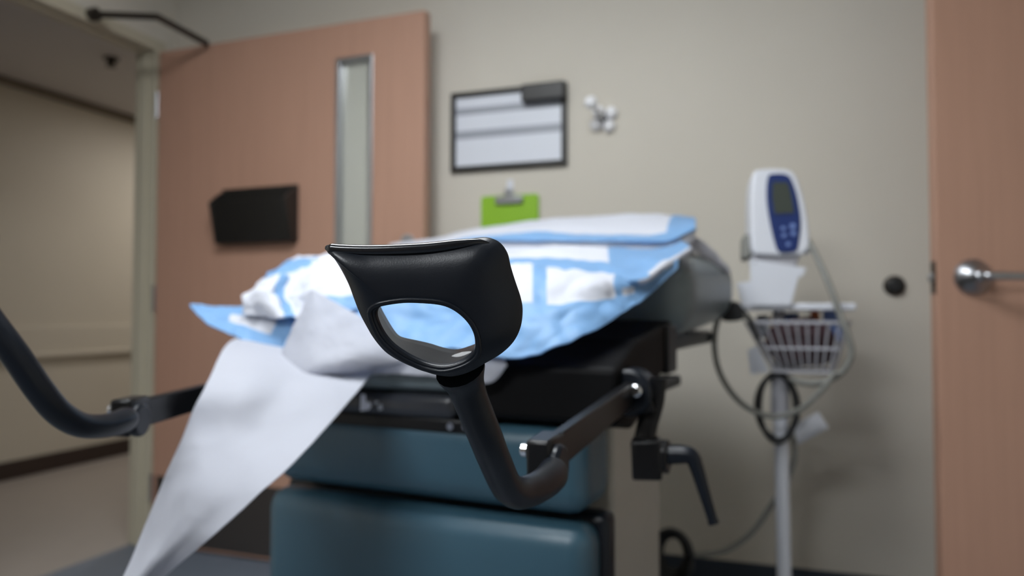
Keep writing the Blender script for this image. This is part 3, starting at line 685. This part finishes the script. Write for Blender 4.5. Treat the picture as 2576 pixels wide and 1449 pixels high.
# ------------------------------------------------------------------ vital-signs monitor on a rolling stand
YS = 2.20
def S(px, py, dy=0): return onY(px, py, YS + dy)
pb = S(1972, 1300); px_ = pb.x
stand = thing('monitor_stand', 'white rolling pole stand with a wire basket by the wall', 'stand', (px_, YS, 0))
ptop = S(1962, 660).z
tilt_x = S(1960, 900).x - S(1960, 900).x
obj('pole', cyl((px_, YS, .08), (S(1962, 940).x, YS, S(1962, 930).z), .0195, 24), 'white', stand)
obj('upper_pole', cyl((S(1962, 940).x, YS, S(1962, 935).z), (S(1955, 660).x, YS, ptop), .016, 20), 'wire', stand)
obj('collar', cyl((S(1962, 1000).x, YS, S(1962, 1045).z), (S(1962, 1000).x, YS, S(1962, 935).z), .0245, 24), 'wire', stand, bevel=.003)
obj('base_hub', cyl((px_, YS, .07), (px_, YS, .13), .05, 24, .03), 'white', stand, bevel=.006)
for k in range(5):
    a = R(18 + 72 * k); e = Vector((px_ + .26 * math.cos(a), YS + .26 * math.sin(a), .07))
    lg = obj('leg', flat_bar((px_, YS, .085), e, .03, .035), 'white', stand, bevel=.008)
    obj('caster', disc(e - Vector((0, 0, .042)), Vector((-math.sin(a), math.cos(a), 0)), .028, .022), 'rubber', lg, bevel=.004)
# basket
b_t = [S(1886, 822, -.10), S(2126, 822, -.10), S(2140, 800, .09), S(1872, 800, .09)]
b_b = [S(1945, 940, -.06), S(2095, 938, -.06), S(2100, 925, .06), S(1940, 925, .06)]
for k, ps in ((0, b_t), (1, b_b)):
    z = sum(p.z for p in ps) / 4
    for p in ps: p.z = z
def loop(c4): return [c4[0], c4[1], c4[2], c4[3]]
bk = obj('basket', TB(loop(b_t), .0045, 8, closed=True), 'wire', stand)
for f in (.52, 1.0):
    obj('hoop', TB([a.lerp(b, f) for a, b in zip(b_t, b_b)], .0038, 8, closed=True), 'wire', bk)
for i in range(9):
    u = (i + .5) / 9
    obj('wire', cyl(b_t[0].lerp(b_t[1], u), b_b[0].lerp(b_b[1], u), .0028, 8), 'wire', bk)
    obj('wire', cyl(b_t[3].lerp(b_t[2], u), b_b[3].lerp(b_b[2], u), .0028, 8), 'wire', bk)
for i in range(4):
    u = (i + .5) / 4
    obj('wire', cyl(b_t[1].lerp(b_t[2], u), b_b[1].lerp(b_b[2], u), .0028, 8), 'wire', bk)
    obj('wire', cyl(b_t[0].lerp(b_t[3], u), b_b[0].lerp(b_b[3], u), .0028, 8), 'wire', bk)
for i in range(4):
    u = (i + .5) / 4; obj('wire', cyl(b_b[0].lerp(b_b[1], u), b_b[3].lerp(b_b[2], u), .0028, 8), 'wire', bk)
# white shelf edge behind the basket
s0, s1 = S(1856, 762, .02), S(2146, 795, .02)
obj('shelf', B((s0.x, YS - .06, (s0.z + s1.z) / 2 - .004), (s1.x, YS + .10, (s0.z + s1.z) / 2 + .016)), 'white', stand, bevel=.005)
# monitor, turned a little to the left
mon = thing('vital_signs_monitor', 'white blood pressure monitor with blue face and grey screen', 'monitor', S(1955, 650))
mo = S(1952, 545, -.02); MR = Matrix.Rotation(R(11), 3, 'Z') @ Matrix.Rotation(R(-9), 3, 'X') @ Matrix.Rotation(R(3), 3, 'Y')
MK = 1 / (F_PX / (mo - CAM).dot(FW))
def MF(x, y, z): return mo + MR @ Vector((x, y, z))
def mon_prism(pts, y0, y1): return prism([(x * MK, z * MK) for x, z in pts], y0, y1, MF)
body = [(-62, 100), (-45, 113), (10, 116), (38, 104), (55, 60), (68, 0), (74, -70), (66, -96), (40, -106), (-40, -108), (-60, -98), (-66, -40), (-67, 40)]
body = [(p.x, p.y) for p in catmull([Vector((x, z, 0)) for x, z in body], 4, True)]
obj('housing', mon_prism(body, -.035, .055), 'white', mon, bevel=.012, bseg=4)
face = [(-27, 92), (-12, 101), (16, 100), (30, 86), (44, 40), (52, -20), (48, -70), (40, -96), (4, -100), (-8, -80), (-22, -20), (-30, 40)]
face = [(p.x, p.y) for p in catmull([Vector((x, z, 0)) for x, z in face], 4, True)]
fc = obj('face_panel', mon_prism(face, -.039, -.034), 'navy', mon, bevel=.0015)
scr = [(-16, 78), (20, 78), (28, 50), (36, 0), (-10, -4), (-17, 40)]
obj('screen', mon_prism(scr, -.041, -.038), 'lcd', fc, smooth=False)
for bx, bz, r in ((32, -34, 7), (34, -52, 6), (12, -58, 5), (22, -80, 5), (10, -40, 5)):
    obj('button', TB([MF(bx * MK, -.038, bz * MK), MF(bx * MK, -.0425, bz * MK)], r * MK, 14), 'ltblue', fc)
obj('base_bracket', mon_prism(rrect(-58, 50, -132, -98, 10), -.02, .04), 'wire', mon, bevel=.006)
obj('side_clip', mon_prism(rrect(-80, -60, -112, -50, 8), -.01, .04), 'hose', mon, bevel=.005)
obj('port', mon_prism(rrect(60, 84, -92, -62, 8), -.02, .02), 'white', mon, bevel=.005)
# sheets of paper standing on the shelf
def card(pts, y, th, label, group='papers standing on the stand shelf'):
    bm = bmesh.new(); A = [bm.verts.new(S(x, z, y)) for x, z in pts]; C = [bm.verts.new(S(x, z, y) + Vector((0, th, 0))) for x, z in pts]
    n = len(pts); bm.faces.new(A); bm.faces.new(C[::-1])
    for i in range(n): bm.faces.new((A[i], C[i], C[(i + 1) % n], A[(i + 1) % n]))
    bmesh.ops.recalc_face_normals(bm, faces=bm.faces); o = obj('paper_stack', bm, 'white', None, smooth=False, bevel=.001)
    origin(o, S(*pts[-1], y)); tag(o, label, 'paper', group)
card([(1886, 652), (1990, 668), (2028, 674), (2020, 694), (2008, 698), (1990, 768), (1890, 768)], -.072, .006, 'white paper slips leaning under the monitor, upper ones')
card([(1853, 712), (1960, 700), (1960, 772), (1868, 772)], -.064, .006, 'white paper slip sticking out left under the monitor')
# basket contents
def blob(name, c, r, m, label, cat, seed):
    bm = bmesh.new(); bmesh.ops.create_icosphere(bm, subdivisions=4, radius=1)
    for v in bm.verts:
        n = noise.noise(v.co * 1.7 + Vector((seed, 0, 0))); v.co = Vector((v.co.x * r[0], v.co.y * r[1], v.co.z * r[2])) * (1 + .18 * n)
    bmesh.ops.transform(bm, matrix=Matrix.Translation(c), verts=bm.verts); o = obj(name, bm, m, None, angle=180)
    origin(o, c - Vector((0, 0, r[2]))); tag(o, label, cat)
blob('blood_pressure_cuff', S(2010, 862, -.028), (.098, .048, .068), 'maroon', 'dark maroon rolled cuff inside the wire basket', 'cuff', 3)
def packet(a, b, dy, m, label):
    p, q = S(*a, dy), S(*b, dy); o = obj('packet', B((p.x, YS + dy, q.z), (q.x, YS + dy + .01, p.z)), m, None, bevel=.002)
    origin(o, ((p.x + q.x) / 2, YS + dy, q.z)); tag(o, label, 'packet', 'packets in the basket')
packet((1966, 786), (2010, 850), 0.028, 'ltblue', 'dark blue packet at the back of the basket')
packet((2070, 778), (2122, 860), 0.027, 'ltblue', 'pale blue packet at the right end of the basket')
packet((2038, 782), (2062, 830), 0.027, 'orange', 'orange packet beside the pale blue packet in basket')
packet((1940, 792), (1962, 840), 0.028, 'orange', 'small orange packet above the maroon cuff at left')
packet((1902, 792), (1936, 850), 0.028, 'strip', 'grey packet at the left end of the basket')
q = [S(1880, 880, -.115), S(1905, 870, -.115), S(1935, 935, -.085), S(1888, 942, -.085)]
bm = bmesh.new(); A = [bm.verts.new(p) for p in q]; C = [bm.verts.new(p - Vector((0, .004, 0))) for p in q]
bm.faces.new(A); bm.faces.new(C[::-1])
for i in range(4): bm.faces.new((A[i], C[i], C[(i + 1) % 4], A[(i + 1) % 4]))
bmesh.ops.recalc_face_normals(bm, faces=bm.faces); o = obj('hang_tag', bm, 'white', None, smooth=False); origin(o, q[3]); tag(o, 'white tag hanging at the lower left of the basket', 'tag')
# hoses and cords
def hose(name, pts, r, m, label, cat='hose', seg=10, group=None):
    path = catmull([S(*p) for p in pts], 8); o = obj(name, TB(path, r, seg), m, None, angle=180)
    lo = min((v.co for v in o.data.vertices), key=lambda c: c.z).copy(); origin(o, lo); tag(o, label, cat, group)
hose('air_hose', [(2024, 598, -.02), (2042, 622, -.05), (2068, 675, -.09), (2096, 742, -.115), (2112, 790, -.12), (2128, 830, -.125), (2142, 885, -.12), (2122, 932, -.11), (2070, 962, -.09), (2015, 962, -.06), (1985, 950, -.04)], .0085, 'hose', 'grey hose from the monitor down past the basket right side')
hose('cuff_hose', [(1878, 800, -.12), (1840, 770, -.13), (1808, 800, -.13), (1797, 862, -.13), (1808, 930, -.12), (1842, 990, -.11), (1888, 1030, -.10), (1950, 1048, -.09), (2015, 1028, -.10), (2068, 980, -.115), (2102, 935, -.12)], .0078, 'hose', 'long grey hose looping in front of the stand pole')
hose('power_cord', [(1990, 1085, .03), (2000, 1140, .03), (1980, 1210, .03), (1945, 1265, .03), (1890, 1340, .02), (1835, 1380, .0), (1780, 1394, -.03), (1722, 1396, -.05)], .0085, 'hose', 'grey cord sagging from the pole towards the black coil', 'cord')
cc = S(1955, 1022); o_ = []
for k in range(3):
    rx, rz_ = (.047 + .004 * k), (.094 - .004 * k)
    o_ += [cc + Vector((rx * math.cos(2 * math.pi * i / 24), -.03 + .012 * k + .002 * math.sin(i), rz_ * math.sin(2 * math.pi * i / 24))) for i in range(24)]
o = obj('cable_coil', TB(catmull(o_, 2), .0075, 8), 'rubber', None, angle=180); origin(o, cc - Vector((0, 0, .1))); tag(o, 'black cable coil hung around the white pole', 'cable')
t = thing('cuff_connector', 'black connector block between the backrest and the basket', 'connector', S(1845, 810, -.12))
obj('grip', prism([(p.x, p.y) for p in catmull([Vector((S(x, z, -.12).x, S(x, z, -.12).z, 0)) for x, z in ((1818, 806), (1822, 775), (1842, 758), (1862, 764), (1872, 790), (1862, 806))], 3, True)], YS - .15, YS - .10, lambda x, y, z: Vector((x, y, z))), 'rubber', t, bevel=.005)
obj('tail', TB(catmull([S(1862, 775, -.12), S(1885, 800, -.12), S(1900, 830, -.11), S(1908, 850, -.10)], 5), .006, 8), 'rubber', t)
# white sensor box behind the pole
q = S(2030, 1078, .06)
t = thing('sensor_box', 'white box hung at an angle behind the stand pole', 'box', q - Vector((0, 0, .04)))
bm = bmesh.new(); box(bm, q, (.105, .03, .052), Matrix.Rotation(R(-32), 3, 'Y')); obj('case', bm, 'white', t, bevel=.006)
bm = bmesh.new(); box(bm, q + Vector((0, -.017, 0)), (.08, .006, .03), Matrix.Rotation(R(-32), 3, 'Y')); obj('cover', bm, 'white', t, bevel=.002)
# black coil and plug low behind the table
cc = S(1692, 1396, -.05)
o_ = []
for k in range(4):
    rr = .052 - .004 * k
    o_ += [cc + Vector((rr * math.cos(2 * math.pi * i / 20), -.02 + .013 * k, 1.35 * rr * math.sin(2 * math.pi * i / 20))) for i in range(20)]
o = obj('cord_bundle', TB(catmull(o_, 2), .0125, 8), 'rubber', None, angle=180); origin(o, cc - Vector((0, 0, .07))); tag(o, 'coiled black cord low between the table and the stand', 'cord')
